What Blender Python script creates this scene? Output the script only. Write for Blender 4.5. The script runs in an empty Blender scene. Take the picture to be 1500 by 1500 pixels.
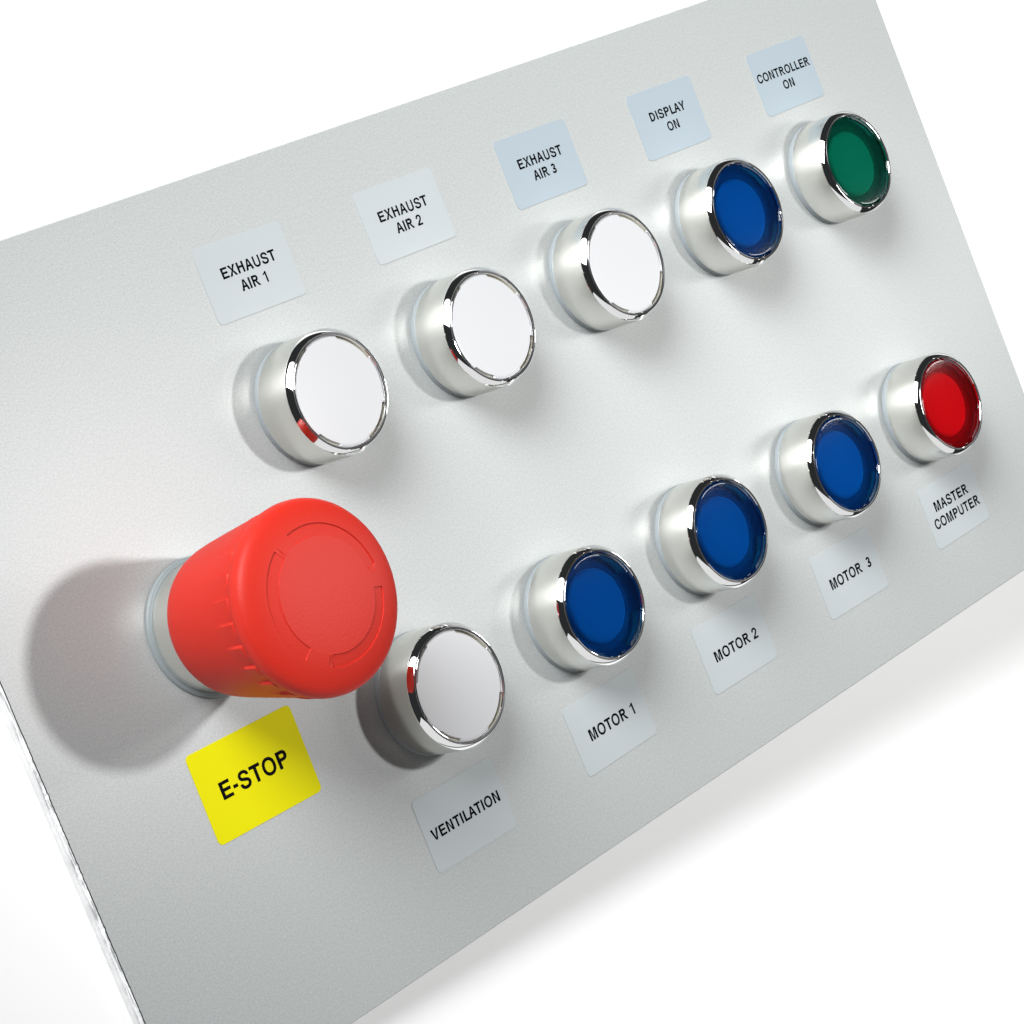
import bpy, bmesh, math, json
from mathutils import Vector, Matrix
KEYP, LEFTP, RIGHTP, LOWP, LSPREAD = 2.05, 2.05, 0.8, 0.75, 54
PA, PB_ = (0.305, 0.323, 0.321), (0.43, 0.448, 0.446)
PMETAL, PROUGH, PSPEC = 0.02, 0.37, 0.5

MM = 0.001
PI = math.pi
scene = bpy.context.scene
col = scene.collection

# ---------------------------------------------------------------- placement
# Everything is laid out in the panel's own frame (mm; x right, y up along the
# plate, z out of its face).  The plate rests on its left edge on a white
# sweep and its right side is lifted, so that frame is tilted in the world.
TILT = math.radians(3.6)
PL, PR, PT, PB, TH = -166.2, 195.2, 87.9, -98.5, 2.0
PANEL = (Matrix.Translation((0, 0, 0.0002 + TH * MM)) @ Matrix.Rotation(-TILT, 4, 'Y')
         @ Matrix.Translation((-PL * MM, 0, 0)))


def at(x, y, z=0.0, rz=0.0):
    return PANEL @ Matrix.Translation((x * MM, y * MM, z * MM)) @ Matrix.Rotation(rz, 4, 'Z')


# ---------------------------------------------------------------- camera
Rc = [[0.6555770621, -0.3696834238, 0.6584473265],
      [-0.3384041545, -0.9233359645, -0.1814754112],
      [0.6750565486, -0.1038501939, -0.7304202854]]
Cc = (-445.58927, 52.31438, 464.10811)
cam = bpy.data.objects.new('camera', bpy.data.cameras.new('camera'))
m = Matrix(((Rc[0][0], -Rc[1][0], -Rc[2][0], Cc[0] * MM),
            (Rc[0][1], -Rc[1][1], -Rc[2][1], Cc[1] * MM),
            (Rc[0][2], -Rc[1][2], -Rc[2][2], Cc[2] * MM), (0, 0, 0, 1)))
cam.matrix_world = PANEL @ m
cam.data.sensor_width = 36
cam.data.lens = 3828.80 / 1500 * 36
cam.data.clip_start = 0.02
cam.data.clip_end = 50
col.objects.link(cam)
scene.camera = cam

# ---------------------------------------------------------------- light
scene.view_settings.view_transform = 'Standard'
scene.view_settings.look = 'None'
scene.view_settings.exposure = 0.0
scene.view_settings.gamma = 1.0
scene.cycles.use_denoising = True
scene.cycles.max_bounces = 10
scene.cycles.blur_glossy = 0.3
world = bpy.data.worlds.new("World")
scene.world = world
world.use_nodes = True
world.node_tree.nodes['Background'].inputs[0].default_value = (0.93, 0.97, 1.0, 1)
world.node_tree.nodes['Background'].inputs[1].default_value = 0.025


def area(name, pos, target, sx, sy, power, color=(1, 1, 1), shape='RECTANGLE', spread=180, level=False):
    l = bpy.data.lights.new(name, 'AREA')
    l.shape = shape
    l.size = sx * MM
    if shape == 'RECTANGLE':
        l.size_y = sy * MM
    l.energy = power
    l.color = color
    l.spread = math.radians(spread)
    o = bpy.data.objects.new(name, l)
    p = Vector(pos) * MM
    d = (Vector(target) * MM - p).normalized()
    rot = d.to_track_quat('-Z', 'Y').to_matrix()
    if level:                                   # long side kept parallel to the plate's long side
        zc = -d
        yc = zc.cross(Vector((1, 0, 0))).normalized()
        xc = yc.cross(zc)
        rot = Matrix((xc, yc, zc)).transposed()
    o.matrix_world = PANEL @ (Matrix.Translation(p) @ rot.to_4x4())
    col.objects.link(o)
    return o


area('key_lamp', (232, -14, 600), (0, 0, 0), 46, 46, KEYP, (1, 0.998, 0.99), 'DISK')
area('upper_left_softbox', (-330, 560, 355), (150, 40, 0), 600, 380, LEFTP, (0.985, 0.995, 1.0), spread=LSPREAD)
area('added_right_strip', (480, -55, 400), (60, -5, 0), 260, 70, RIGHTP, (1.0, 0.99, 0.97), level=True)  # added lamp to brighten the plate's middle band between the button rows
area('lower_reflector', (-110, -430, 170), (-20, 0, 10), 980, 320, LOWP, (1, 1, 1))


# ---------------------------------------------------------------- materials
def mat(name):
    m = bpy.data.materials.new(name)
    m.use_nodes = True
    return m, m.node_tree.nodes, m.node_tree.links, m.node_tree.nodes['Principled BSDF']


def simple(name, colr, rough=0.5, metal=0.0, bump=None, coat=0.0, spec=0.5):
    m, n, l, b = mat(name)
    b.inputs['Base Color'].default_value = (*colr, 1)
    b.inputs['Roughness'].default_value = rough
    b.inputs['Metallic'].default_value = metal
    b.inputs['Coat Weight'].default_value = coat
    b.inputs['Specular IOR Level'].default_value = spec
    if bump:
        sc, st, dist = bump
        tc = n.new('ShaderNodeTexCoord')
        nz = n.new('ShaderNodeTexNoise')
        nz.inputs['Scale'].default_value = sc
        nz.inputs['Detail'].default_value = 3
        bp = n.new('ShaderNodeBump')
        bp.inputs['Strength'].default_value = st
        bp.inputs['Distance'].default_value = dist * MM
        l.new(tc.outputs['Object'], nz.inputs['Vector'])
        l.new(nz.outputs[0], bp.inputs['Height'])
        l.new(bp.outputs[0], b.inputs['Normal'])
    return m


def panel_material():
    m, n, l, b = mat('silver_coated_sheet')
    tc = n.new('ShaderNodeTexCoord')
    fine = n.new('ShaderNodeTexNoise'); fine.inputs['Scale'].default_value = 2900; fine.inputs['Detail'].default_value = 2
    mid = n.new('ShaderNodeTexNoise'); mid.inputs['Scale'].default_value = 1300; mid.inputs['Detail'].default_value = 3
    l.new(tc.outputs['Object'], fine.inputs['Vector']); l.new(tc.outputs['Object'], mid.inputs['Vector'])
    add = n.new('ShaderNodeMath'); add.operation = 'MULTIPLY_ADD'
    l.new(mid.outputs[0], add.inputs[0]); add.inputs[1].default_value = 0.35
    l.new(fine.outputs[0], add.inputs[2])
    ramp = n.new('ShaderNodeMapRange')
    ramp.inputs['From Min'].default_value = 0.42; ramp.inputs['From Max'].default_value = 0.93
    ramp.inputs['To Min'].default_value = 0.0; ramp.inputs['To Max'].default_value = 1.0
    l.new(add.outputs[0], ramp.inputs['Value'])
    mix = n.new('ShaderNodeMix'); mix.data_type = 'RGBA'
    mix.inputs['A'].default_value = (PA[0], PA[1], PA[2], 1)
    mix.inputs['B'].default_value = (PB_[0], PB_[1], PB_[2], 1)
    l.new(ramp.outputs[0], mix.inputs['Factor'])
    # a few tiny specks of dirt
    vor = n.new('ShaderNodeTexVoronoi'); vor.inputs['Scale'].default_value = 55
    l.new(tc.outputs['Object'], vor.inputs['Vector'])
    sp = n.new('ShaderNodeMapRange')
    sp.inputs['From Min'].default_value = 0.012; sp.inputs['From Max'].default_value = 0.022
    sp.inputs['To Min'].default_value = 0.5; sp.inputs['To Max'].default_value = 0.0
    l.new(vor.outputs['Distance'], sp.inputs['Value'])
    sel = n.new('ShaderNodeSeparateColor'); l.new(vor.outputs['Color'], sel.inputs[0])
    gt = n.new('ShaderNodeMath'); gt.operation = 'GREATER_THAN'; gt.inputs[1].default_value = 0.72
    l.new(sel.outputs[0], gt.inputs[0])
    mu = n.new('ShaderNodeMath'); mu.operation = 'MULTIPLY'
    l.new(sp.outputs[0], mu.inputs[0]); l.new(gt.outputs[0], mu.inputs[1])
    mix2 = n.new('ShaderNodeMix'); mix2.data_type = 'RGBA'
    l.new(mu.outputs[0], mix2.inputs['Factor'])
    l.new(mix.outputs['Result'], mix2.inputs['A'])
    mix2.inputs['B'].default_value = (0.12, 0.12, 0.12, 1)
    l.new(mix2.outputs['Result'], b.inputs['Base Color'])
    b.inputs['Metallic'].default_value = PMETAL
    b.inputs['Roughness'].default_value = PROUGH
    b.inputs['Specular IOR Level'].default_value = PSPEC
    bp = n.new('ShaderNodeBump'); bp.inputs['Strength'].default_value = 0.15
    bp.inputs['Distance'].default_value = 0.03 * MM
    l.new(add.outputs[0], bp.inputs['Height']); l.new(bp.outputs[0], b.inputs['Normal'])
    return m


def lens_material(name, tint):
    """thin clear coloured plastic: tinted see-through with a glossy surface"""
    m, n, l, b = mat(name)
    n.remove(b)
    out = n['Material Output']
    tr = n.new('ShaderNodeBsdfTransparent'); tr.inputs[0].default_value = (*tint, 1)
    gl = n.new('ShaderNodeBsdfGlossy'); gl.inputs['Roughness'].default_value = 0.06
    fr = n.new('ShaderNodeFresnel'); fr.inputs[0].default_value = 1.46
    mx = n.new('ShaderNodeMixShader')
    l.new(fr.outputs[0], mx.inputs[0]); l.new(tr.outputs[0], mx.inputs[1]); l.new(gl.outputs[0], mx.inputs[2])
    l.new(mx.outputs[0], out.inputs[0])
    return m


def label_material(name, colr, rough, metal, spec=0.3):
    m, n, l, b = mat(name)
    tc = n.new('ShaderNodeTexCoord')
    mp = n.new('ShaderNodeMapping'); mp.inputs['Scale'].default_value = (1.0, 0.25, 1.0)
    nz = n.new('ShaderNodeTexNoise'); nz.inputs['Scale'].default_value = 160; nz.inputs['Detail'].default_value = 2
    l.new(tc.outputs['Object'], mp.inputs[0]); l.new(mp.outputs[0], nz.inputs['Vector'])
    bp = n.new('ShaderNodeBump'); bp.inputs['Strength'].default_value = 0.25; bp.inputs['Distance'].default_value = 0.12 * MM
    l.new(nz.outputs[0], bp.inputs['Height']); l.new(bp.outputs[0], b.inputs['Normal'])
    b.inputs['Base Color'].default_value = (*colr, 1)
    b.inputs['Roughness'].default_value = rough
    b.inputs['Metallic'].default_value = metal
    b.inputs['Specular IOR Level'].default_value = spec
    return m


def edge_material():
    m, n, l, b = mat('sawn_sheet_edge')
    tc = n.new('ShaderNodeTexCoord')
    mp = n.new('ShaderNodeMapping'); mp.inputs['Scale'].default_value = (1, 0.18, 1)
    nz = n.new('ShaderNodeTexNoise'); nz.inputs['Scale'].default_value = 1100; nz.inputs['Detail'].default_value = 5
    l.new(tc.outputs['Object'], mp.inputs[0]); l.new(mp.outputs[0], nz.inputs['Vector'])
    cr = n.new('ShaderNodeValToRGB')
    cr.color_ramp.elements[0].position = 0.36; cr.color_ramp.elements[0].color = (0.34, 0.35, 0.36, 1)
    cr.color_ramp.elements[1].position = 0.52; cr.color_ramp.elements[1].color = (0.85, 0.86, 0.86, 1)
    l.new(nz.outputs[0], cr.inputs[0]); l.new(cr.outputs[0], b.inputs['Base Color'])
    bp = n.new('ShaderNodeBump'); bp.inputs['Strength'].default_value = 0.2; bp.inputs['Distance'].default_value = 0.05 * MM
    l.new(nz.outputs[0], bp.inputs['Height']); l.new(bp.outputs[0], b.inputs['Normal'])
    b.inputs['Roughness'].default_value = 0.6; b.inputs['Metallic'].default_value = 0.0
    return m


M = {
    'panel': panel_material(),
    'edge': edge_material(),
    'backdrop': simple('white_paper_sweep', (0.93, 0.93, 0.93), 0.9, spec=0.1),
    'satin': simple('satin_nickel', (0.87, 0.855, 0.81), 0.24, 1.0, (900, 0.08, 0.02)),
    'chrome': simple('polished_chrome', (0.93, 0.93, 0.93), 0.035, 1.0, (260, 0.05, 0.02)),
    'black': simple('black_seal', (0.012, 0.012, 0.013), 0.35),
    'gasket': simple('grey_gasket', (0.235, 0.265, 0.28), 0.5),
    'gasket2': simple('pale_gasket', (0.22, 0.25, 0.26), 0.5),
    'white': simple('opal_white_plastic', (0.49, 0.495, 0.508), 0.38, coat=0.0, spec=0.35),
    'beige': simple('beige_lamp_holder', (0.40, 0.38, 0.31), 0.55),
    'red_knob': simple('red_moulded_plastic', (0.52, 0.022, 0.012), 0.48, 0, (1900, 0.6, 0.07), spec=0.2),
    'red_smooth': simple('smooth_red_plastic', (0.88, 0.028, 0.016), 0.34, 0, spec=0.42),
    'ink': simple('black_print', (0.005, 0.005, 0.006), 0.9, spec=0.0),
    'yellow': label_material('yellow_vinyl', (0.66, 0.62, 0.0), 0.6, 0.0, 0.08),
    'vinyl': label_material('silver_grey_vinyl', (0.385, 0.418, 0.432), 0.42, 0.0),
    'vinyl_blue_reflection': label_material('grey_vinyl_painted_reflection', (0.30, 0.355, 0.395), 0.42, 0.0),  # same stock as the silver grey vinyl, bluish reflection painted into its colour
    'disc_blue': simple('blue_diffuser', (0.82, 0.84, 0.88), 0.6),
    'well_blue': simple('blue_lens_well', (0.26, 0.27, 0.30), 0.45, 0, (1100, 0.9, 0.35)),
    'lens_blue': lens_material('clear_blue_lens', (0.01, 0.31, 0.67)),
    'lens_green': lens_material('clear_green_lens', (0.02, 0.44, 0.32)),
    'lens_red': lens_material('clear_red_lens', (0.90, 0.055, 0.085)),
}


# ---------------------------------------------------------------- mesh helpers
def build(name, verts, faces, mats, parent=None, smooth=None, fmat=None):
    me = bpy.data.meshes.new(name)
    me.from_pydata([(x * MM, y * MM, z * MM) for x, y, z in verts], [], faces)
    for mm in (mats if isinstance(mats, (list, tuple)) else [mats]):
        me.materials.append(mm)
    if fmat:
        me.polygons.foreach_set('material_index', fmat)
    bm = bmesh.new(); bm.from_mesh(me)
    bmesh.ops.recalc_face_normals(bm, faces=bm.faces)
    bm.to_mesh(me); bm.free()
    if smooth is not None:
        me.polygons.foreach_set('use_smooth', [True] * len(me.polygons))
        me.set_sharp_from_angle(angle=math.radians(smooth))
    me.update()
    o = bpy.data.objects.new(name, me)
    col.objects.link(o)
    if parent:
        o.parent = parent
    return o


def lathe(name, prof, mat_, parent=None, seg=128, smooth=32, rfun=None, closed=False, matidx=None):
    """revolve profile [(r, z)]; r<=0 ends become one vertex"""
    v, rings = [], []
    for k, (r, z) in enumerate(prof):
        if r <= 1e-6:
            rings.append([len(v)]); v.append((0, 0, z))
        else:
            row = []
            for i in range(seg):
                a = 2 * PI * i / seg
                rr, zz = rfun(k, r, z, a) if rfun else (r, z)
                row.append(len(v)); v.append((rr * math.cos(a), rr * math.sin(a), zz))
            rings.append(row)
    f = []
    pairs = list(zip(rings[:-1], rings[1:]))
    if closed:
        pairs.append((rings[-1], rings[0]))
    for A, B in pairs:
        if len(A) == 1 and len(B) == 1:
            continue
        for i in range(seg):
            j = (i + 1) % seg
            if len(A) == 1:
                f.append((A[0], B[i], B[j]))
            elif len(B) == 1:
                f.append((A[i], B[0], A[j]))
            else:
                f.append((A[i], B[i], B[j], A[j]))
    return build(name, v, f, mat_, parent, smooth)


def empty(name, label, cat, mtx, group=None):
    o = bpy.data.objects.new(name, None)
    o.empty_display_size = 0.01
    o['label'] = label; o['category'] = cat
    if group:
        o['group'] = group
    o.matrix_world = mtx
    col.objects.link(o)
    return o


# ---------------------------------------------------------------- white sweep
bx0, by0 = -1.6, -1.6
o = build('backdrop', [(-1600, -1600, 0), (2200, -1600, 0), (2200, 1600, 0), (-1600, 1600, 0)], [(0, 1, 2, 3)], M['backdrop'])
o['kind'] = 'structure'

# ---------------------------------------------------------------- the sheet
import random
rnd = random.Random(4)


def make_sheet():
    # outline with a slightly ragged sawn left edge
    n = 260
    verts, faces, fm = [], [], []
    jag = [0.0] * (n + 1)
    for i in range(n + 1):
        jag[i] = rnd.uniform(-0.05, 0.05)
        if rnd.random() < 0.07:
            jag[i] += rnd.uniform(0.05, 0.16)
    def row(inset, z, j=1.0):
        s = len(verts)
        for i in range(n + 1):
            y = PB + inset + (PT - PB - 2 * inset) * i / n
            verts.append((PL + inset + jag[i] * j, y, z))
        return s
    a = row(0.22, 0.0, 1.0)      # top face, edge of the arris
    b_ = row(0.02, -0.16, 1.0)   # bottom of the arris
    c = row(0.0, -TH + 0.12, .6)
    d_ = row(0.12, -TH, .3)
    r0 = len(verts)
    for i in range(n + 1):
        verts.append((PR - 0.12, PB + 0.22 + (PT - PB - 0.44) * i / n, 0.0))
    r1 = len(verts)
    for i in range(n + 1):
        verts.append((PR, PB + (PT - PB) * i / n, -0.12))
    r2 = len(verts)
    for i in range(n + 1):
        verts.append((PR, PB + (PT - PB) * i / n, -TH))
    for i in range(n):
        for s, t, mi in ((a, r0, 0), (b_, a, 1), (c, b_, 2), (d_, c, 2), (r0, r1, 0), (r1, r2, 0), (r2, d_, 0)):
            faces.append((s + i, t + i, t + i + 1, s + i + 1)); fm.append(mi)
    for e in (0, n):
        faces.append((a + e, b_ + e, c + e, d_ + e, r2 + e, r1 + e, r0 + e)); fm.append(0)
    return verts, faces, fm


v, f, fm = make_sheet()
panel = build('control_panel', v, f, [M['panel'], simple('dark_arris', (0.06, 0.06, 0.06), 0.5, 0.6), M['edge']], fmat=fm)
panel.matrix_world = PANEL
panel['label'] = 'flat silver grey metal sheet carrying the buttons and labels'
panel['category'] = 'control panel'

# ---------------------------------------------------------------- push buttons
NOTCH = [(45, 24), (-50, 23), (-129, 15), (135, 22)]


def in_notch(a):
    d = math.degrees(a)
    for c, h in NOTCH:
        if abs((d - c + 180) % 360 - 180) < h:
            return True
    return False


def notched_cap(name, mat_, parent, dome, R=12.84, z_e=12.72, depth=2.2, cut=0.62, seg=240):
    """cap with four shallow cut-outs in its rim; the crown is slightly domed"""
    prof = [(0.0, z_e + dome)]
    for r in (4, 8, 10.5, 11.6, 12.0, 12.12):
        prof.append((r, z_e + dome * (1 - (r / R) ** 2)))
    zr = z_e + dome * (1 - (12.12 / R) ** 2)
    prof += [(12.45, zr - 0.04), (12.7, zr - 0.12), (R, zr - 0.30), (R, zr - depth)]
    base = len(prof) - 4

    def rf(k, r, z, a):
        if k >= base and in_notch(a):
            q = 12.12 + 0.02 * (k - base + 1)
            return min(r, q), z
        return r, z
    return lathe(name, prof, mat_, parent, seg, 30, rf)


def make_button(kind):
    root = bpy.data.objects.new('push_button', None)
    root.empty_display_size = 0.01
    col.objects.link(root)
    lathe('gasket', [(14.5, 0.0), (14.68, 0.12), (14.7, 0.5), (14.62, 1.35), (14.4, 1.6), (12, 1.6), (12, 0.0)], M['gasket'], root, closed=True)
    body = lathe('bezel_body', [(13.6, 1.55), (14.55, 1.55), (14.70, 1.68), (14.75, 1.95), (14.75, 6.0), (14.75, 11.55),
                        (14.72, 11.72), (14.4, 11.74), (13.6, 11.74), (13.6, 1.55)], M['satin'], root)
    lathe('chrome_rim', [(14.3, 11.70), (14.66, 11.75), (14.74, 11.82), (14.70, 11.93), (13.66, 13.02), (13.60, 13.07),
                         (13.54, 13.08), (13.48, 13.03), (13.46, 12.3), (13.46, 11.6), (14.3, 11.6)], M['chrome'], root, closed=True, smooth=25)
    lathe('seal_ring', [(13.45, 12.93), (13.13, 12.90), (13.13, 11.0), (13.45, 11.0)], M['black'], root, closed=True)
    lathe('inner_ring', [(13.12, 12.5), (13.10, 12.98), (13.04, 13.04), (12.96, 13.02), (12.90, 12.9), (12.92, 8.6), (13.12, 8.6)],
          M['chrome'], root, closed=True, smooth=25)
    if kind == 'white':
        lathe('lamp_holder', [(0, 12.0), (12.9, 12.0), (12.9, 9), (0, 9)], M['beige'], root)
        notched_cap('cap', M['white'], root, 0.25)
    else:
        lathe('lens_well', [(0, 9.7), (10.6, 9.7), (11.2, 9.85), (11.7, 10.3), (12.75, 12.0), (12.88, 12.0), (12.88, 8.2), (0, 8.2)],
              M['well_blue'], root, seg=96)
        lathe('diffuser', [(0, 11.0), (7.8, 10.98), (8.6, 10.90), (9.0, 10.72), (9.25, 10.4), (9.4, 10.0), (9.5, 9.3), (0, 9.3)],
              M['disc_blue'], root, seg=96, smooth=50)
        notched_cap('lens', M['lens_' + kind], root, 0.05, depth=0.9)
    return root


def copy_thing(o):
    c = o.copy(); col.objects.link(c)
    for ch in o.children:
        d = ch.copy(); col.objects.link(d); d.parent = c
    return c


BTN = [  # kind, x, y, label
    ('white', -63.68, 30.63, 'leftmost white push button of the upper row, a red reflection in its chrome rim'),
    ('white', -11.99, 30.24, 'middle one of the three white push buttons in the upper row'),
    ('white', 39.45, 31.20, 'white push button in the upper row beside a dark blue one'),
    ('blue', 91.12, 31.09, 'dark blue push button in the upper row between a white and a green one'),
    ('green', 143.10, 31.32, 'green push button at the right end of the upper row'),
    ('white', -63.71, -41.84, 'white push button partly hidden behind the big red knob'),
    ('blue', -11.69, -42.20, 'blue push button in the lower row beside the white one'),
    ('blue', 39.63, -41.81, 'middle one of the three blue push buttons in the lower row'),
    ('blue', 91.87, -41.66, 'blue push button in the lower row beside the small red one'),
    ('red', 143.46, -41.49, 'small red push button with chrome rim at the right end of the lower row'),
]
proto = {}
for i, (kind, x, y, lab) in enumerate(BTN):
    if kind in proto:
        b = copy_thing(proto[kind])
    else:
        b = proto[kind] = make_button(kind)
    b.matrix_world = at(x, y, 0, math.radians((i * 37) % 5 - 2))
    b['label'] = lab; b['category'] = 'push button'; b['group'] = 'round push buttons on the panel'

# ---------------------------------------------------------------- emergency stop
EX, EY = -113.57, -5.11
es = empty('emergency_stop_button', 'large red mushroom emergency stop knob above the yellow label', 'emergency stop', at(EX, EY))
lathe('gasket', [(12, 0.0), (15.5, 0.0), (15.7, 0.15), (15.65, 0.5), (15.4, 0.8), (15.0, 0.95), (14.85, 1.3), (12, 1.3)], M['gasket2'], es, closed=True)
lathe('collar', [(13, 1.2), (14.55, 1.2), (14.72, 1.35), (14.75, 1.6), (14.75, 9.6), (13, 9.6)], M['satin'], es, closed=True)


def make_knob():
    prof = [(13.0, 8.4), (14.9, 8.2), (15.5, 8.35), (15.95, 8.8), (16.45, 9.8), (16.95, 11.6), (17.45, 14.4), (18.25, 20), (19.05, 26), (19.6, 30),
            (19.75, 31.2), (19.98, 33), (20.2, 35), (20.4, 37), (20.42, 37.4), (20.6, 37.7), (20.86, 38.2), (20.97, 39.0), (20.95, 39.9),
            (20.8, 40.6), (20.45, 41.2), (19.9, 41.7), (19.1, 42.15), (17.8, 42.65), (16.4, 43.05), (15.24, 43.32), (15.14, 43.34),
            (15.04, 43.36), (14.9, 43.39), (13.8, 43.58), (12.62, 43.76), (12.48, 43.78), (12.38, 43.79), (12.28, 43.80), (11.2, 43.92), (8, 44.15), (4, 44.30), (0, 44.35)]
    groove = [(119, 222), (0.5, 104), (-115.5, -14)]
    ia = prof.index((15.04, 43.36)); ib = prof.index((12.48, 43.78))

    def rf(k, r, z, a):
        d = math.degrees(a)
        if 31 <= z <= 37.2 and k > 5:           # ratchet-like grip steps just under the head
            t = (d % 14.4) / 14.4
            w = {31.2: 0.0, 33: 0.45, 35: 0.9, 37: 1.0}.get(z, 1.0)
            r = r + w * 0.75 * (0.5 - (t if t < 0.93 else (1 - t) / 0.07))
        if ia <= k <= ib:                       # three sunken arcs on the face
            for s, e in groove:
                dd = (d - s) % 360
                # pointed at one end, notched at the other
                mid = (r - 13.76) / 1.4
                s0 = 4.5 * abs(mid)
                if s0 < dd < (e - s):
                    z = z - 0.2 - 0.03 * (r - 12.3)
                    break
        return r, z
    return lathe('knob', prof, M['red_knob'], es, seg=720, smooth=24, rfun=rf)


knob = make_knob()

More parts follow.
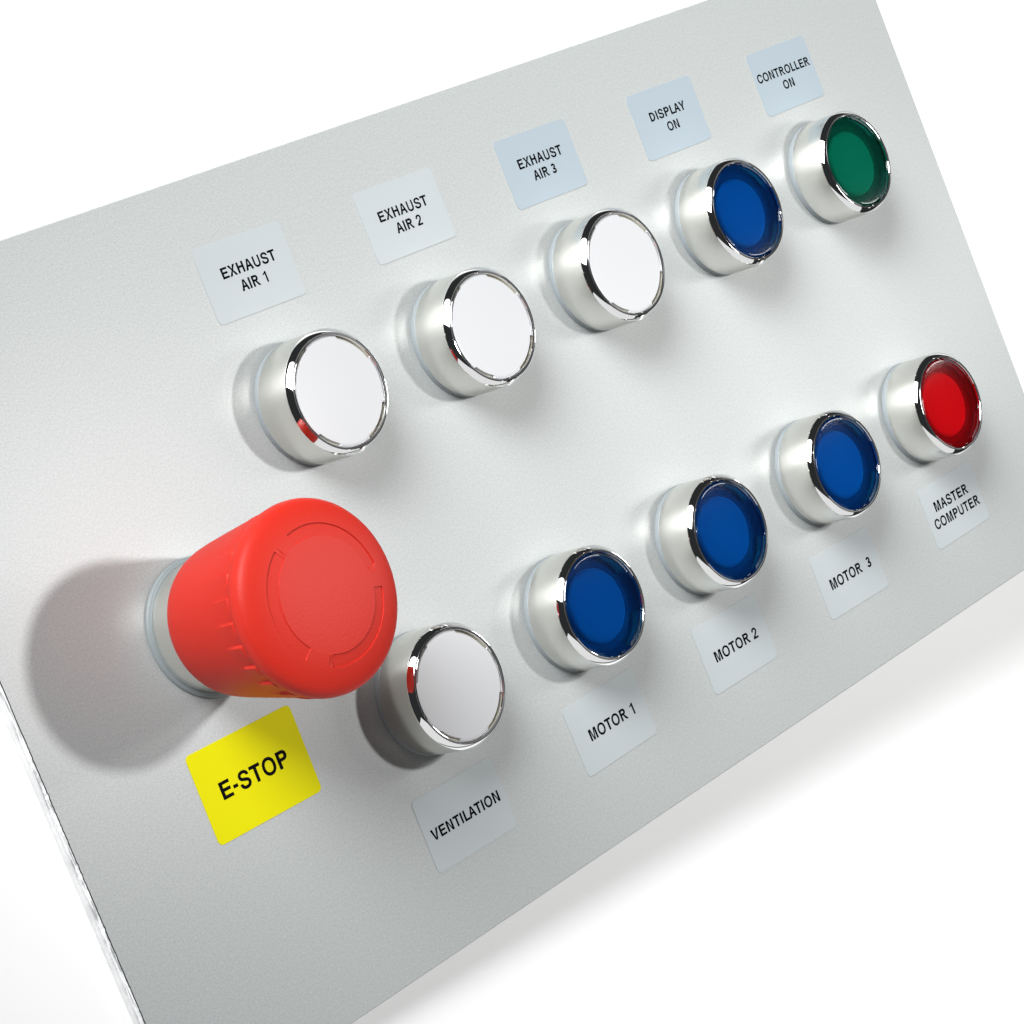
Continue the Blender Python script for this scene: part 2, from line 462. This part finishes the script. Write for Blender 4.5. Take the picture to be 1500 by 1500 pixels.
# ---------------------------------------------------------------- lettering
GL = json.loads('''{"C":[0,[[0.683,-0.03],[0.645,-0.041],[0.606,-0.049],[0.566,-0.053],[0.525,-0.055],[0.457,-0.051],[0.392,-0.038],[0.331,-0.016],[0.274,0.014],[0.221,0.052],[0.175,0.097],[0.134,0.149],[0.1,0.208],[0.073,0.273],[0.053,0.344],[0.042,0.419],[0.038,0.499],[0.042,0.58],[0.053,0.655],[0.073,0.726],[0.1,0.791],[0.134,0.85],[0.174,0.902],[0.221,0.948],[0.273,0.986],[0.331,1.016],[0.392,1.038],[0.457,1.051],[0.525,1.055],[0.566,1.053],[0.606,1.049],[0.644,1.041],[0.682,1.031],[0.718,1.017],[0.752,1.0],[0.785,0.981],[0.816,0.959],[0.845,0.933],[0.871,0.906],[0.895,0.876],[0.916,0.843],[0.934,0.809],[0.949,0.772],[0.961,0.733],[0.981,0.643],[0.771,0.643],[0.757,0.697],[0.749,0.717],[0.741,0.736],[0.731,0.753],[0.719,0.769],[0.707,0.783],[0.693,0.797],[0.678,0.809],[0.662,0.819],[0.645,0.829],[0.627,0.836],[0.608,0.843],[0.588,0.848],[0.568,0.852],[0.547,0.854],[0.526,0.855],[0.486,0.852],[0.45,0.845],[0.415,0.832],[0.383,0.815],[0.353,0.793],[0.327,0.766],[0.303,0.734],[0.283,0.697],[0.266,0.656],[0.254,0.609],[0.247,0.557],[0.245,0.499],[0.247,0.442],[0.255,0.39],[0.267,0.344],[0.283,0.302],[0.304,0.265],[0.327,0.234],[0.354,0.207],[0.384,0.185],[0.416,0.168],[0.45,0.155],[0.487,0.148],[0.526,0.145],[0.547,0.146],[0.568,0.148],[0.588,0.152],[0.608,0.157],[0.627,0.164],[0.645,0.172],[0.662,0.181],[0.678,0.192],[0.693,0.204],[0.707,0.217],[0.719,0.231],[0.731,0.247],[0.741,0.265],[0.749,0.283],[0.757,0.303],[0.771,0.357],[0.98,0.357],[0.962,0.268],[0.95,0.229],[0.935,0.192],[0.917,0.157],[0.895,0.125],[0.872,0.095],[0.845,0.067],[0.817,0.042],[0.786,0.02],[0.753,0.0],[0.719,-0.016]],[[27,29,28],[27,30,29],[26,30,27],[26,31,30],[26,32,31],[25,32,26],[25,33,32],[25,34,33],[24,34,25],[24,35,34],[23,35,24],[23,36,35],[23,37,36],[22,37,23],[22,38,37],[22,39,38],[21,39,22],[21,61,39],[61,40,39],[21,62,61],[60,40,61],[59,40,60],[21,63,62],[58,40,59],[20,63,21],[57,40,58],[20,64,63],[57,41,40],[56,41,57],[55,41,56],[20,65,64],[54,41,55],[53,41,54],[20,66,65],[53,42,41],[52,42,53],[51,42,52],[20,67,66],[19,67,20],[50,42,51],[50,43,42],[49,43,50],[19,68,67],[48,43,49],[47,43,48],[19,69,68],[47,44,43],[18,69,19],[46,44,47],[45,44,46],[18,70,69],[18,71,70],[17,71,18],[17,72,71],[16,72,17],[16,73,72],[16,74,73],[15,74,16],[15,75,74],[14,75,15],[14,76,75],[100,102,101],[100,103,102],[14,77,76],[13,77,14],[99,103,100],[13,78,77],[98,103,99],[12,78,13],[98,104,103],[12,79,78],[97,104,98],[96,104,97],[12,80,79],[95,104,96],[95,105,104],[94,105,95],[11,80,12],[11,81,80],[93,105,94],[93,106,105],[92,106,93],[11,82,81],[91,106,92],[90,106,91],[11,83,82],[89,106,90],[88,106,89],[88,107,106],[11,84,83],[87,107,88],[10,84,11],[86,107,87],[10,85,84],[85,107,86],[10,107,85],[10,108,107],[9,108,10],[9,109,108],[9,110,109],[8,110,9],[8,111,110],[8,112,111],[7,112,8],[7,113,112],[6,113,7],[6,0,113],[6,1,0],[5,1,6],[5,2,1],[5,3,2],[4,3,5]]],"O":[0,[[0.776,0.014],[0.719,-0.016],[0.657,-0.038],[0.593,-0.051],[0.525,-0.055],[0.457,-0.051],[0.392,-0.038],[0.331,-0.016],[0.274,0.014],[0.221,0.052],[0.175,0.097],[0.135,0.149],[0.1,0.208],[0.073,0.273],[0.053,0.344],[0.042,0.419],[0.038,0.499],[0.042,0.58],[0.053,0.656],[0.073,0.726],[0.1,0.791],[0.135,0.85],[0.175,0.902],[0.221,0.948],[0.274,0.986],[0.331,1.016],[0.392,1.038],[0.457,1.051],[0.525,1.055],[0.593,1.051],[0.658,1.038],[0.719,1.016],[0.776,0.986],[0.828,0.948],[0.875,0.902],[0.915,0.85],[0.949,0.791],[0.976,0.726],[0.995,0.655],[1.007,0.58],[1.01,0.499],[1.007,0.419],[0.995,0.344],[0.976,0.273],[0.949,0.208],[0.915,0.149],[0.875,0.097],[0.828,0.052],[0.384,0.185],[0.416,0.168],[0.45,0.155],[0.486,0.148],[0.525,0.145],[0.563,0.148],[0.599,0.155],[0.633,0.167],[0.665,0.184],[0.695,0.206],[0.721,0.233],[0.745,0.264],[0.765,0.301],[0.782,0.343],[0.794,0.39],[0.802,0.442],[0.804,0.499],[0.802,0.557],[0.794,0.61],[0.782,0.657],[0.765,0.699],[0.745,0.736],[0.721,0.767],[0.695,0.794],[0.665,0.816],[0.633,0.833],[0.599,0.845],[0.563,0.852],[0.525,0.855],[0.486,0.852],[0.45,0.845],[0.416,0.832],[0.384,0.815],[0.355,0.793],[0.328,0.767],[0.304,0.735],[0.284,0.698],[0.267,0.656],[0.255,0.61],[0.247,0.557],[0.245,0.499],[0.247,0.442],[0.255,0.39],[0.267,0.343],[0.284,0.301],[0.304,0.265],[0.328,0.233],[0.355,0.207]],[[27,29,28],[26,29,27],[26,30,29],[25,30,26],[25,31,30],[24,31,25],[24,32,31],[23,32,24],[23,33,32],[22,33,23],[22,34,33],[21,34,22],[21,76,34],[76,35,34],[21,77,76],[75,35,76],[74,35,75],[21,78,77],[20,78,21],[74,36,35],[73,36,74],[20,79,78],[72,36,73],[20,80,79],[71,36,72],[20,81,80],[70,36,71],[20,82,81],[19,82,20],[70,37,36],[69,37,70],[19,83,82],[68,37,69],[19,84,83],[18,84,19],[68,38,37],[67,38,68],[18,85,84],[66,38,67],[18,86,85],[17,86,18],[66,39,38],[65,39,66],[17,87,86],[16,87,17],[65,40,39],[64,40,65],[16,88,87],[63,40,64],[16,89,88],[15,89,16],[63,41,40],[15,90,89],[62,41,63],[62,42,41],[14,90,15],[14,91,90],[61,42,62],[61,43,42],[13,91,14],[13,92,91],[60,43,61],[13,93,92],[59,43,60],[59,44,43],[12,93,13],[12,94,93],[58,44,59],[12,95,94],[57,44,58],[57,45,44],[11,95,12],[11,48,95],[56,45,57],[11,49,48],[55,45,56],[11,50,49],[54,45,55],[11,51,50],[53,45,54],[53,46,45],[10,51,11],[10,52,51],[52,46,53],[10,46,52],[10,47,46],[9,47,10],[9,0,47],[8,0,9],[8,1,0],[7,1,8],[7,2,1],[6,2,7],[6,3,2],[5,3,6],[5,4,3]]],"S":[0,[[0.653,-0.017],[0.606,-0.035],[0.554,-0.048],[0.499,-0.056],[0.44,-0.059],[0.383,-0.056],[0.33,-0.049],[0.28,-0.037],[0.234,-0.02],[0.191,0.002],[0.153,0.029],[0.12,0.059],[0.092,0.094],[0.069,0.133],[0.051,0.175],[0.04,0.219],[0.028,0.31],[0.241,0.31],[0.25,0.25],[0.256,0.231],[0.264,0.214],[0.274,0.199],[0.288,0.185],[0.303,0.173],[0.321,0.163],[0.341,0.154],[0.364,0.147],[0.388,0.142],[0.413,0.139],[0.44,0.138],[0.469,0.139],[0.497,0.143],[0.523,0.149],[0.547,0.157],[0.568,0.167],[0.586,0.178],[0.602,0.191],[0.615,0.206],[0.625,0.221],[0.632,0.237],[0.636,0.255],[0.638,0.274],[0.637,0.29],[0.633,0.304],[0.628,0.315],[0.621,0.325],[0.611,0.335],[0.598,0.346],[0.582,0.355],[0.564,0.365],[0.543,0.373],[0.521,0.382],[0.496,0.39],[0.47,0.397],[0.349,0.431],[0.288,0.451],[0.232,0.475],[0.183,0.504],[0.141,0.539],[0.106,0.579],[0.081,0.625],[0.065,0.677],[0.061,0.732],[0.064,0.779],[0.074,0.824],[0.09,0.866],[0.114,0.904],[0.142,0.939],[0.175,0.969],[0.212,0.995],[0.254,1.016],[0.298,1.033],[0.345,1.045],[0.395,1.052],[0.446,1.055],[0.498,1.052],[0.548,1.045],[0.595,1.033],[0.639,1.016],[0.679,0.994],[0.715,0.969],[0.747,0.939],[0.775,0.906],[0.797,0.869],[0.814,0.83],[0.825,0.788],[0.834,0.702],[0.629,0.702],[0.616,0.766],[0.606,0.789],[0.591,0.808],[0.57,0.826],[0.544,0.84],[0.514,0.851],[0.481,0.858],[0.442,0.86],[0.415,0.859],[0.389,0.855],[0.366,0.85],[0.345,0.842],[0.326,0.833],[0.311,0.822],[0.297,0.811],[0.287,0.798],[0.278,0.784],[0.272,0.77],[0.269,0.755],[0.268,0.738],[0.269,0.721],[0.273,0.707],[0.279,0.695],[0.288,0.684],[0.3,0.673],[0.315,0.662],[0.331,0.652],[0.349,0.644],[0.369,0.636],[0.39,0.628],[0.409,0.622],[0.429,0.616],[0.53,0.589],[0.553,0.582],[0.578,0.575],[0.602,0.566],[0.628,0.556],[0.654,0.545],[0.68,0.532],[0.705,0.517],[0.73,0.5],[0.753,0.481],[0.775,0.459],[0.794,0.435],[0.812,0.408],[0.826,0.378],[0.836,0.345],[0.842,0.31],[0.844,0.272],[0.841,0.227],[0.832,0.183],[0.816,0.141],[0.794,0.102],[0.767,0.066],[0.734,0.034],[0.696,0.007]],[[73,75,74],[72,75,73],[72,76,75],[71,76,72],[71,77,76],[70,77,71],[70,78,77],[69,78,70],[69,79,78],[68,79,69],[68,80,79],[67,80,68],[67,81,80],[67,82,81],[66,82,67],[66,83,82],[65,83,66],[65,95,83],[95,94,83],[94,84,83],[64,96,65],[96,95,65],[64,97,96],[93,84,94],[64,98,97],[92,84,93],[64,99,98],[64,100,99],[91,84,92],[64,101,100],[91,85,84],[90,85,91],[63,101,64],[63,102,101],[63,103,102],[89,85,90],[63,104,103],[88,85,89],[88,86,85],[63,105,104],[62,105,63],[62,106,105],[87,86,88],[62,107,106],[62,108,107],[61,108,62],[61,109,108],[61,110,109],[61,111,110],[61,112,111],[60,112,61],[60,113,112],[60,114,113],[60,115,114],[60,116,115],[60,117,116],[60,118,117],[59,118,60],[59,119,118],[59,120,119],[59,121,120],[59,122,121],[58,122,59],[58,123,122],[58,124,123],[58,125,124],[58,126,125],[57,126,58],[57,127,126],[57,128,127],[56,128,57],[56,129,128],[56,130,129],[55,130,56],[55,131,130],[54,131,55],[54,132,131],[53,132,54],[53,133,132],[52,133,53],[51,133,52],[50,133,51],[50,134,133],[49,134,50],[48,134,49],[47,134,48],[46,134,47],[46,135,134],[45,135,46],[44,135,45],[43,135,44],[43,136,135],[15,17,16],[15,18,17],[42,136,43],[41,136,42],[40,136,41],[40,137,136],[39,137,40],[15,19,18],[38,137,39],[15,20,19],[38,138,137],[37,138,38],[14,20,15],[14,21,20],[36,138,37],[14,22,21],[35,138,36],[14,23,22],[35,139,138],[34,139,35],[13,23,14],[13,24,23],[33,139,34],[13,25,24],[32,139,33],[13,26,25],[31,139,32],[13,27,26],[30,139,31],[13,28,27],[30,140,139],[29,140,30],[13,29,28],[13,140,29],[12,140,13],[12,141,140],[11,141,12],[11,142,141],[10,142,11],[10,143,142],[9,143,10],[9,0,143],[8,0,9],[8,1,0],[7,1,8],[7,2,1],[6,2,7],[6,3,2],[5,3,6],[5,4,3]]],"U":[0,[[0.734,-0.006],[0.683,-0.029],[0.628,-0.045],[0.57,-0.054],[0.509,-0.057],[0.447,-0.054],[0.389,-0.045],[0.334,-0.029],[0.284,-0.006],[0.237,0.022],[0.196,0.055],[0.161,0.093],[0.131,0.136],[0.107,0.183],[0.09,0.233],[0.08,0.285],[0.077,0.339],[0.077,1.041],[0.286,1.041],[0.286,0.352],[0.287,0.32],[0.292,0.293],[0.301,0.267],[0.312,0.243],[0.327,0.221],[0.344,0.201],[0.364,0.185],[0.387,0.17],[0.413,0.158],[0.442,0.15],[0.474,0.144],[0.509,0.143],[0.544,0.144],[0.576,0.15],[0.605,0.158],[0.63,0.17],[0.653,0.184],[0.673,0.201],[0.69,0.221],[0.704,0.242],[0.716,0.266],[0.724,0.292],[0.729,0.32],[0.731,0.351],[0.731,1.041],[0.94,1.041],[0.94,0.339],[0.937,0.285],[0.927,0.233],[0.91,0.183],[0.886,0.136],[0.856,0.093],[0.82,0.055],[0.78,0.022]],[[16,18,17],[16,19,18],[43,45,44],[43,46,45],[16,20,19],[42,46,43],[15,20,16],[42,47,46],[15,21,20],[41,47,42],[15,22,21],[40,47,41],[40,48,47],[14,22,15],[14,23,22],[39,48,40],[14,24,23],[38,48,39],[38,49,48],[13,24,14],[13,25,24],[37,49,38],[13,26,25],[36,49,37],[13,27,26],[35,49,36],[35,50,49],[12,27,13],[12,28,27],[34,50,35],[12,29,28],[33,50,34],[32,50,33],[12,30,29],[31,50,32],[12,31,30],[12,50,31],[12,51,50],[11,51,12],[11,52,51],[10,52,11],[10,53,52],[9,53,10],[9,0,53],[8,0,9],[8,1,0],[7,1,8],[7,2,1],[6,2,7],[6,3,2],[5,3,6],[5,4,3]]],"2":[0,[[0.806,-0.041],[0.084,-0.041],[0.084,0.11],[0.43,0.478],[0.457,0.507],[0.482,0.533],[0.503,0.558],[0.523,0.581],[0.539,0.602],[0.553,0.622],[0.564,0.641],[0.573,0.659],[0.58,0.676],[0.584,0.693],[0.587,0.711],[0.588,0.73],[0.587,0.751],[0.583,0.769],[0.578,0.786],[0.57,0.801],[0.56,0.814],[0.548,0.826],[0.534,0.836],[0.519,0.845],[0.501,0.853],[0.482,0.858],[0.462,0.861],[0.44,0.862],[0.416,0.861],[0.395,0.857],[0.376,0.851],[0.359,0.843],[0.344,0.833],[0.33,0.822],[0.319,0.809],[0.309,0.793],[0.301,0.776],[0.296,0.757],[0.292,0.735],[0.289,0.67],[0.085,0.67],[0.09,0.76],[0.099,0.806],[0.113,0.85],[0.134,0.891],[0.159,0.927],[0.189,0.96],[0.223,0.988],[0.262,1.012],[0.303,1.031],[0.348,1.044],[0.394,1.052],[0.442,1.055],[0.491,1.052],[0.536,1.044],[0.58,1.031],[0.621,1.013],[0.658,0.99],[0.691,0.963],[0.72,0.932],[0.745,0.897],[0.765,0.859],[0.779,0.819],[0.788,0.776],[0.79,0.733],[0.789,0.701],[0.785,0.67],[0.778,0.64],[0.768,0.61],[0.755,0.58],[0.738,0.548],[0.717,0.516],[0.693,0.483],[0.665,0.448],[0.633,0.41],[0.596,0.369],[0.555,0.325],[0.341,0.102],[0.341,0.153],[0.806,0.153]],[[51,53,52],[51,54,53],[50,54,51],[50,55,54],[49,55,50],[49,56,55],[48,56,49],[48,57,56],[47,57,48],[47,58,57],[46,58,47],[46,59,58],[45,59,46],[45,60,59],[44,60,45],[44,61,60],[43,27,44],[27,61,44],[43,28,27],[26,61,27],[25,61,26],[43,29,28],[25,62,61],[24,62,25],[43,30,29],[23,62,24],[43,31,30],[42,31,43],[22,62,23],[42,32,31],[21,62,22],[42,33,32],[20,62,21],[42,34,33],[20,63,62],[19,63,20],[42,35,34],[41,35,42],[18,63,19],[41,36,35],[17,63,18],[17,64,63],[41,37,36],[16,64,17],[40,37,41],[40,38,37],[15,64,16],[40,39,38],[15,65,64],[14,65,15],[13,65,14],[13,66,65],[12,66,13],[11,66,12],[11,67,66],[10,67,11],[9,67,10],[9,68,67],[8,68,9],[8,69,68],[7,69,8],[6,69,7],[6,70,69],[5,70,6],[5,71,70],[4,71,5],[4,72,71],[3,72,4],[3,73,72],[2,73,3],[2,74,73],[2,75,74],[2,76,75],[2,78,76],[78,77,76],[2,79,78],[2,0,79],[1,0,2]]]}''')
# set widths in thousandths of the type size (cap height 716)
ADV = {'A': 667, 'C': 722, 'D': 722, 'E': 667, 'H': 722, 'I': 278, 'L': 556, 'M': 833, 'N': 722, 'O': 778, 'P': 667, 'R': 722,
       'S': 667, 'T': 611, 'U': 722, 'V': 667, 'X': 667, 'Y': 667, '1': 556, '2': 556, '3': 556, '-': 333, ' ': 278}
BEAR = {'A': 4, 'C': 46, 'D': 78, 'E': 76, 'H': 78, 'I': 60, 'L': 72, 'M': 74, 'N': 76, 'O': 42, 'P': 76, 'R': 78, 'S': 44, 'T': 22,
        'U': 76, 'V': 4, 'X': 6, 'Y': 6, '1': 105, '2': 34, '3': 40, '-': 44}
SW = 0.225   # stem width / cap height
for g in GL.values():
    g[1] = [[x, (y + 0.028) / 1.056] for x, y in g[1]]


def letter(ch, w, *polys):
    """hand-drawn letter: outlines on a box w wide and 1 high"""
    vs, fs = [], []
    for p in polys:
        fs.append(list(range(len(vs), len(vs) + len(p)))); vs += [list(q) for q in p]
    GL[ch] = [0, vs, fs]


def bar(x0, y0, x1, y1):
    return [(x0, y0), (x1, y0), (x1, y1), (x0, y1)]


S, D = SW, SW * 1.12
H_ = SW * 0.86
letter('I', S, bar(0, 0, S, 1))
letter('1', 0.44, [(0.27, 0), (0.27 + S, 0), (0.27 + S, 1), (0.31, 1), (0.20, 0.88), (0.0, 0.81), (0.0, 0.67), (0.15, 0.715), (0.27, 0.79)])
letter('E', .75, [(0, 0), (.75, 0), (.75, H_), (S, H_), (S, .5 - H_ * .45), (.69, .5 - H_ * .45), (.69, .5 + H_ * .55), (S, .5 + H_ * .55),
                  (S, 1 - H_), (.73, 1 - H_), (.73, 1), (0, 1)])
letter('H', .79, [(0, 0), (S, 0), (S, .46), (.79 - S, .46), (.79 - S, 0), (.79, 0), (.79, 1), (.79 - S, 1), (.79 - S, .46 + H_), (S, .46 + H_), (S, 1), (0, 1)])
letter('L', .62, [(0, 0), (.62, 0), (.62, H_), (S, H_), (S, 1), (0, 1)])
letter('T', .80, [(.4 - S / 2, 0), (.4 + S / 2, 0), (.4 + S / 2, 1 - H_), (.8, 1 - H_), (.8, 1), (0, 1), (0, 1 - H_), (.4 - S / 2, 1 - H_)])
W = .93
letter('V', W, [(W / 2 - S / 2, 0), (W / 2 + S / 2, 0), (W, 1), (W - D, 1), (W / 2, .20), (D, 1), (0, 1)])


def inner(y):
    return D + (W / 2 - D) * y / .80


letter('A', W, [(0, 0), (D, 0), (inner(.27), .27), (inner(.27 + H_), .27 + H_), (W / 2, .80), (W - inner(.27 + H_), .27 + H_),
                (W - inner(.27), .27), (W - D, 0), (W, 0), (W / 2 + S / 2, 1), (W / 2 - S / 2, 1)],
       [(inner(.27) , .27), (W - inner(.27), .27), (W - inner(.27 + H_), .27 + H_), (inner(.27 + H_), .27 + H_)])
W = .96
letter('M', W, [(0, 0), (S, 0), (S, .80), (W / 2 - S * .45, 0), (W / 2 + S * .45, 0), (W - S, .80), (W - S, 0), (W, 0), (W, 1),
                (W - S * 1.4, 1), (W / 2, .22), (S * 1.4, 1), (0, 1)])
W = .80
letter('N', W, [(0, 0), (S, 0), (S, .74), (W - S * 1.08, 0), (W, 0), (W, 1), (W - S, 1), (W - S, .26), (S * 1.08, 1), (0, 1)])
W = .92
letter('X', W, [(0, 0), (D * 1.1, 0), (W / 2, .38), (W - D * 1.1, 0), (W, 0), (W / 2 + .105, .515), (W - .02, 1), (W - D * 1.1 - .02, 1),
                (W / 2, .65), (D * 1.1 + .02, 1), (.02, 1), (W / 2 - .105, .515)])
letter('Y', W, [(W / 2 - S / 2, 0), (W / 2 + S / 2, 0), (W / 2 + S / 2, .42), (W, 1), (W - D * 1.1, 1), (W / 2, .56), (D * 1.1, 1), (0, 1), (W / 2 - S / 2, .42)])


def bowl(x0, cx, yb, th):
    top, r = 1.0, (1.0 - yb) / 2
    cy = (1.0 + yb) / 2
    o = [(x0, yb)] + [(cx + r * math.sin(a), cy - r * math.cos(a)) for a in [PI * k / 12 for k in range(13)]] + [(x0, 1.0)]
    ri, rx = r - th, r - S
    i_ = [(x0, 1 - th)] + [(cx + rx * math.sin(a), cy + ri * math.cos(a)) for a in [PI * k / 12 for k in range(13)]] + [(x0, yb + th)]
    return o + i_


letter('P', .7, bar(0, 0, S, 1), bowl(S, .44, .40, H_))
letter('R', .8, bar(0, 0, S, 1), bowl(S, .46, .44, H_), [(.34, .44), (.42, .28), (.60, 0), (.60 + D * 1.1, 0), (.66, .27), (.56, .41), (.50, .44)])


def ribbon(pts, w):
    a, b = [], []
    for k, p in enumerate(pts):
        q0, q1 = pts[max(k - 1, 0)], pts[min(k + 1, len(pts) - 1)]
        dx, dy = q1[0] - q0[0], q1[1] - q0[1]
        n = math.hypot(dx, dy)
        a.append((p[0] - dy / n * w / 2, p[1] + dx / n * w / 2)); b.append((p[0] + dy / n * w / 2, p[1] - dx / n * w / 2))
    return a + b[::-1]


def arc(cx, cy, rx, ry, a0, a1, n=14):
    return [(cx + rx * math.cos(math.radians(a0 + (a1 - a0) * k / n)), cy + ry * math.sin(math.radians(a0 + (a1 - a0) * k / n))) for k in range(n + 1)]


T_ = SW * 0.9
letter('3', .66, ribbon(arc(.32, .735, .205, .265 - T_ / 2, 165, -75), T_),
       ribbon([(.24, .535)] + arc(.32, .285, .25, .285 - T_ / 2, 85, -168), T_))
letter('D', .82, bar(0, 0, S, 1), bowl(S, .32, 0, H_))
letter('-', .35, bar(0, .32, .35, .32 + H_))


def text_line(s):
    """flat triangles of one line; cap height 1, starting at x = 0; returns verts, faces, width"""
    vs, fs, pen = [], [], 0.0
    for k, ch in enumerate(s):
        a = ADV[ch] / 716
        if ch != ' ':
            g = GL[ch]
            x0 = min(p[0] for p in g[1]); x1 = max(p[0] for p in g[1])
            l0 = BEAR[ch] / 716
            rb = l0 if ch not in 'ELPRC1' else {'E': 38, 'L': 30, 'P': 42, 'R': 8, 'C': 34, '1': 140}[ch] / 716
            w = a - l0 - rb
            o = len(vs)
            for px, py in g[1]:
                vs.append((pen + l0 + (px - x0) / (x1 - x0) * w, py))
            fs += [tuple(o + q for q in t) for t in g[2]]
        pen += a
        if k + 1 < len(s) and s[k:k + 2] in ('AT', 'LA', 'AY', 'LT'):
            pen -= 50 / 716
    xs = [q[0] for q in vs]
    x0, x1 = min(xs), max(xs)
    return [(x - x0, y) for x, y in vs], fs, x1 - x0


def make_label(name, cx, cy, w, h, rot, mat_, lines, label, group=None, r=1.3):
    pts = []
    for qx, qy, a0 in ((1, 1, 0), (-1, 1, 90), (-1, -1, 180), (1, -1, 270)):
        for k in range(7):
            a = math.radians(a0 + 15 * k)
            pts.append((qx * (w / 2 - r) + r * math.cos(a), qy * (h / 2 - r) + r * math.sin(a)))
    n = len(pts)
    t = 0.11
    vs = [(x, y, 0.005) for x, y in pts] + [(x, y, t) for x, y in pts] + [(0, 0, t)]
    fs = [(i, (i + 1) % n, n + (i + 1) % n, n + i) for i in range(n)] + [(n + i, n + (i + 1) % n, 2 * n) for i in range(n)]
    root = build(name, vs, fs, mat_)
    root['label'] = label; root['category'] = 'label'
    if group:
        root['group'] = group
    root.matrix_world = at(cx, cy, 0, math.radians(rot))
    ca, sa = math.cos(-math.radians(rot)), math.sin(-math.radians(rot))
    for s, lx, ly, lw, cap, lr in lines:      # given in the panel frame: left x, baseline y, width, cap height
        v2, f2, tw = text_line(s)
        th = math.radians(lr - rot)
        bx, by = lx - cx, ly - cy
        bx, by = bx * ca - by * sa, bx * sa + by * ca
        out = []
        for x, y in v2:
            X, Y = x / tw * lw, y * cap
            out.append((bx + X * math.cos(th) - Y * math.sin(th), by + X * math.sin(th) + Y * math.cos(th), t + 0.012))
        build('lettering', out, f2, M['ink'], root)
    return root


G1 = 'grey adhesive labels on the panel'
LAB = [
    (-64.7, 63.0, 27.3, 18.1, -0.7, 'vinyl', [('EXHAUST', -72.45, 63.50, 16.8, 2.62, 0.0), ('AIR 1', -68.5, 59.45, 8.25, 2.62, 0.0)],
     'pale grey EXHAUST AIR label above the leftmost white button, first of three'),
    (-13.2, 62.4, 27.3, 18.1, -0.2, 'vinyl', [('EXHAUST', -21.45, 62.85, 16.9, 2.60, 0.0), ('AIR 2', -17.45, 58.9, 8.9, 2.60, 0.0)],
     'grey EXHAUST AIR label in the middle of the three above the white buttons'),
    (37.4, 62.3, 27.3, 18.1, -0.4, 'vinyl_blue_reflection', [('EXHAUST', 29.4, 62.75, 16.85, 2.58, -0.2), ('AIR 3', 33.2, 58.8, 8.7, 2.58, 0.0)],
     'grey EXHAUST AIR label, bluish from a painted reflection, beside the DISPLAY ON label'),
    (89.8, 61.5, 27.2, 18.1, -0.4, 'vinyl_blue_reflection', [('DISPLAY', 82.55, 62.12, 15.1, 2.5, 0.0), ('ON', 87.85, 58.15, 4.85, 2.5, 0.0)],
     'grey label reading DISPLAY ON, bluish from a painted reflection'),
    (142.6, 60.8, 27.2, 18.1, 0.2, 'vinyl_blue_reflection', [('CONTROLLER', 130.3, 61.25, 24.6, 2.5, 0.0), ('ON', 140.2, 57.3, 5.0, 2.5, 0.0)],
     'grey label reading CONTROLLER ON, bluish from a painted reflection, top right of the panel'),
    (-66.2, -71.7, 27.3, 18.0, -0.5, 'vinyl', [('VENTILATION', -77.75, -73.3, 23.3, 2.65, -0.2)],
     'pale grey label reading VENTILATION'),
    (-12.3, -71.3, 27.2, 18.0, 0.8, 'vinyl', [('MOTOR 1', -20.45, -73.1, 17.3, 2.95, 0.8)],
     'grey MOTOR label between the VENTILATION label and another MOTOR label'),
    (39.15, -71.2, 27.2, 18.2, 0.0, 'vinyl', [('MOTOR 2', 30.35, -73.0, 18.15, 2.85, 0.0)],
     'grey MOTOR label below the middle blue button of the lower row'),
    (91.4, -71.3, 27.4, 17.9, -0.5, 'vinyl', [('MOTOR  3', 82.3, -73.0, 19.1, 2.95, 0.0)],
     'grey MOTOR label with a wide gap before its digit, beside the MASTER COMPUTER label'),
    (144.6, -70.6, 27.3, 18.0, 0.5, 'vinyl', [('MASTER', 135.9, -69.7, 17.25, 2.9, 0.0), ('COMPUTER', 133.3, -74.3, 23.1, 2.9, 0.0)],
     'grey label reading MASTER COMPUTER, bottom right of the panel'),
]
for cx, cy, w, h, rot, mk, lines, lab in LAB:
    make_label('adhesive_label', cx, cy, w, h, rot, M[mk], lines, lab, G1)
make_label('warning_label', -116.66, -39.0, 30.9, 20.8, -1.0, M['yellow'],
           [('E-STOP', -126.7, -40.75, 19.9, 3.95, -1.0)], 'bright yellow label reading E-STOP below the red knob')
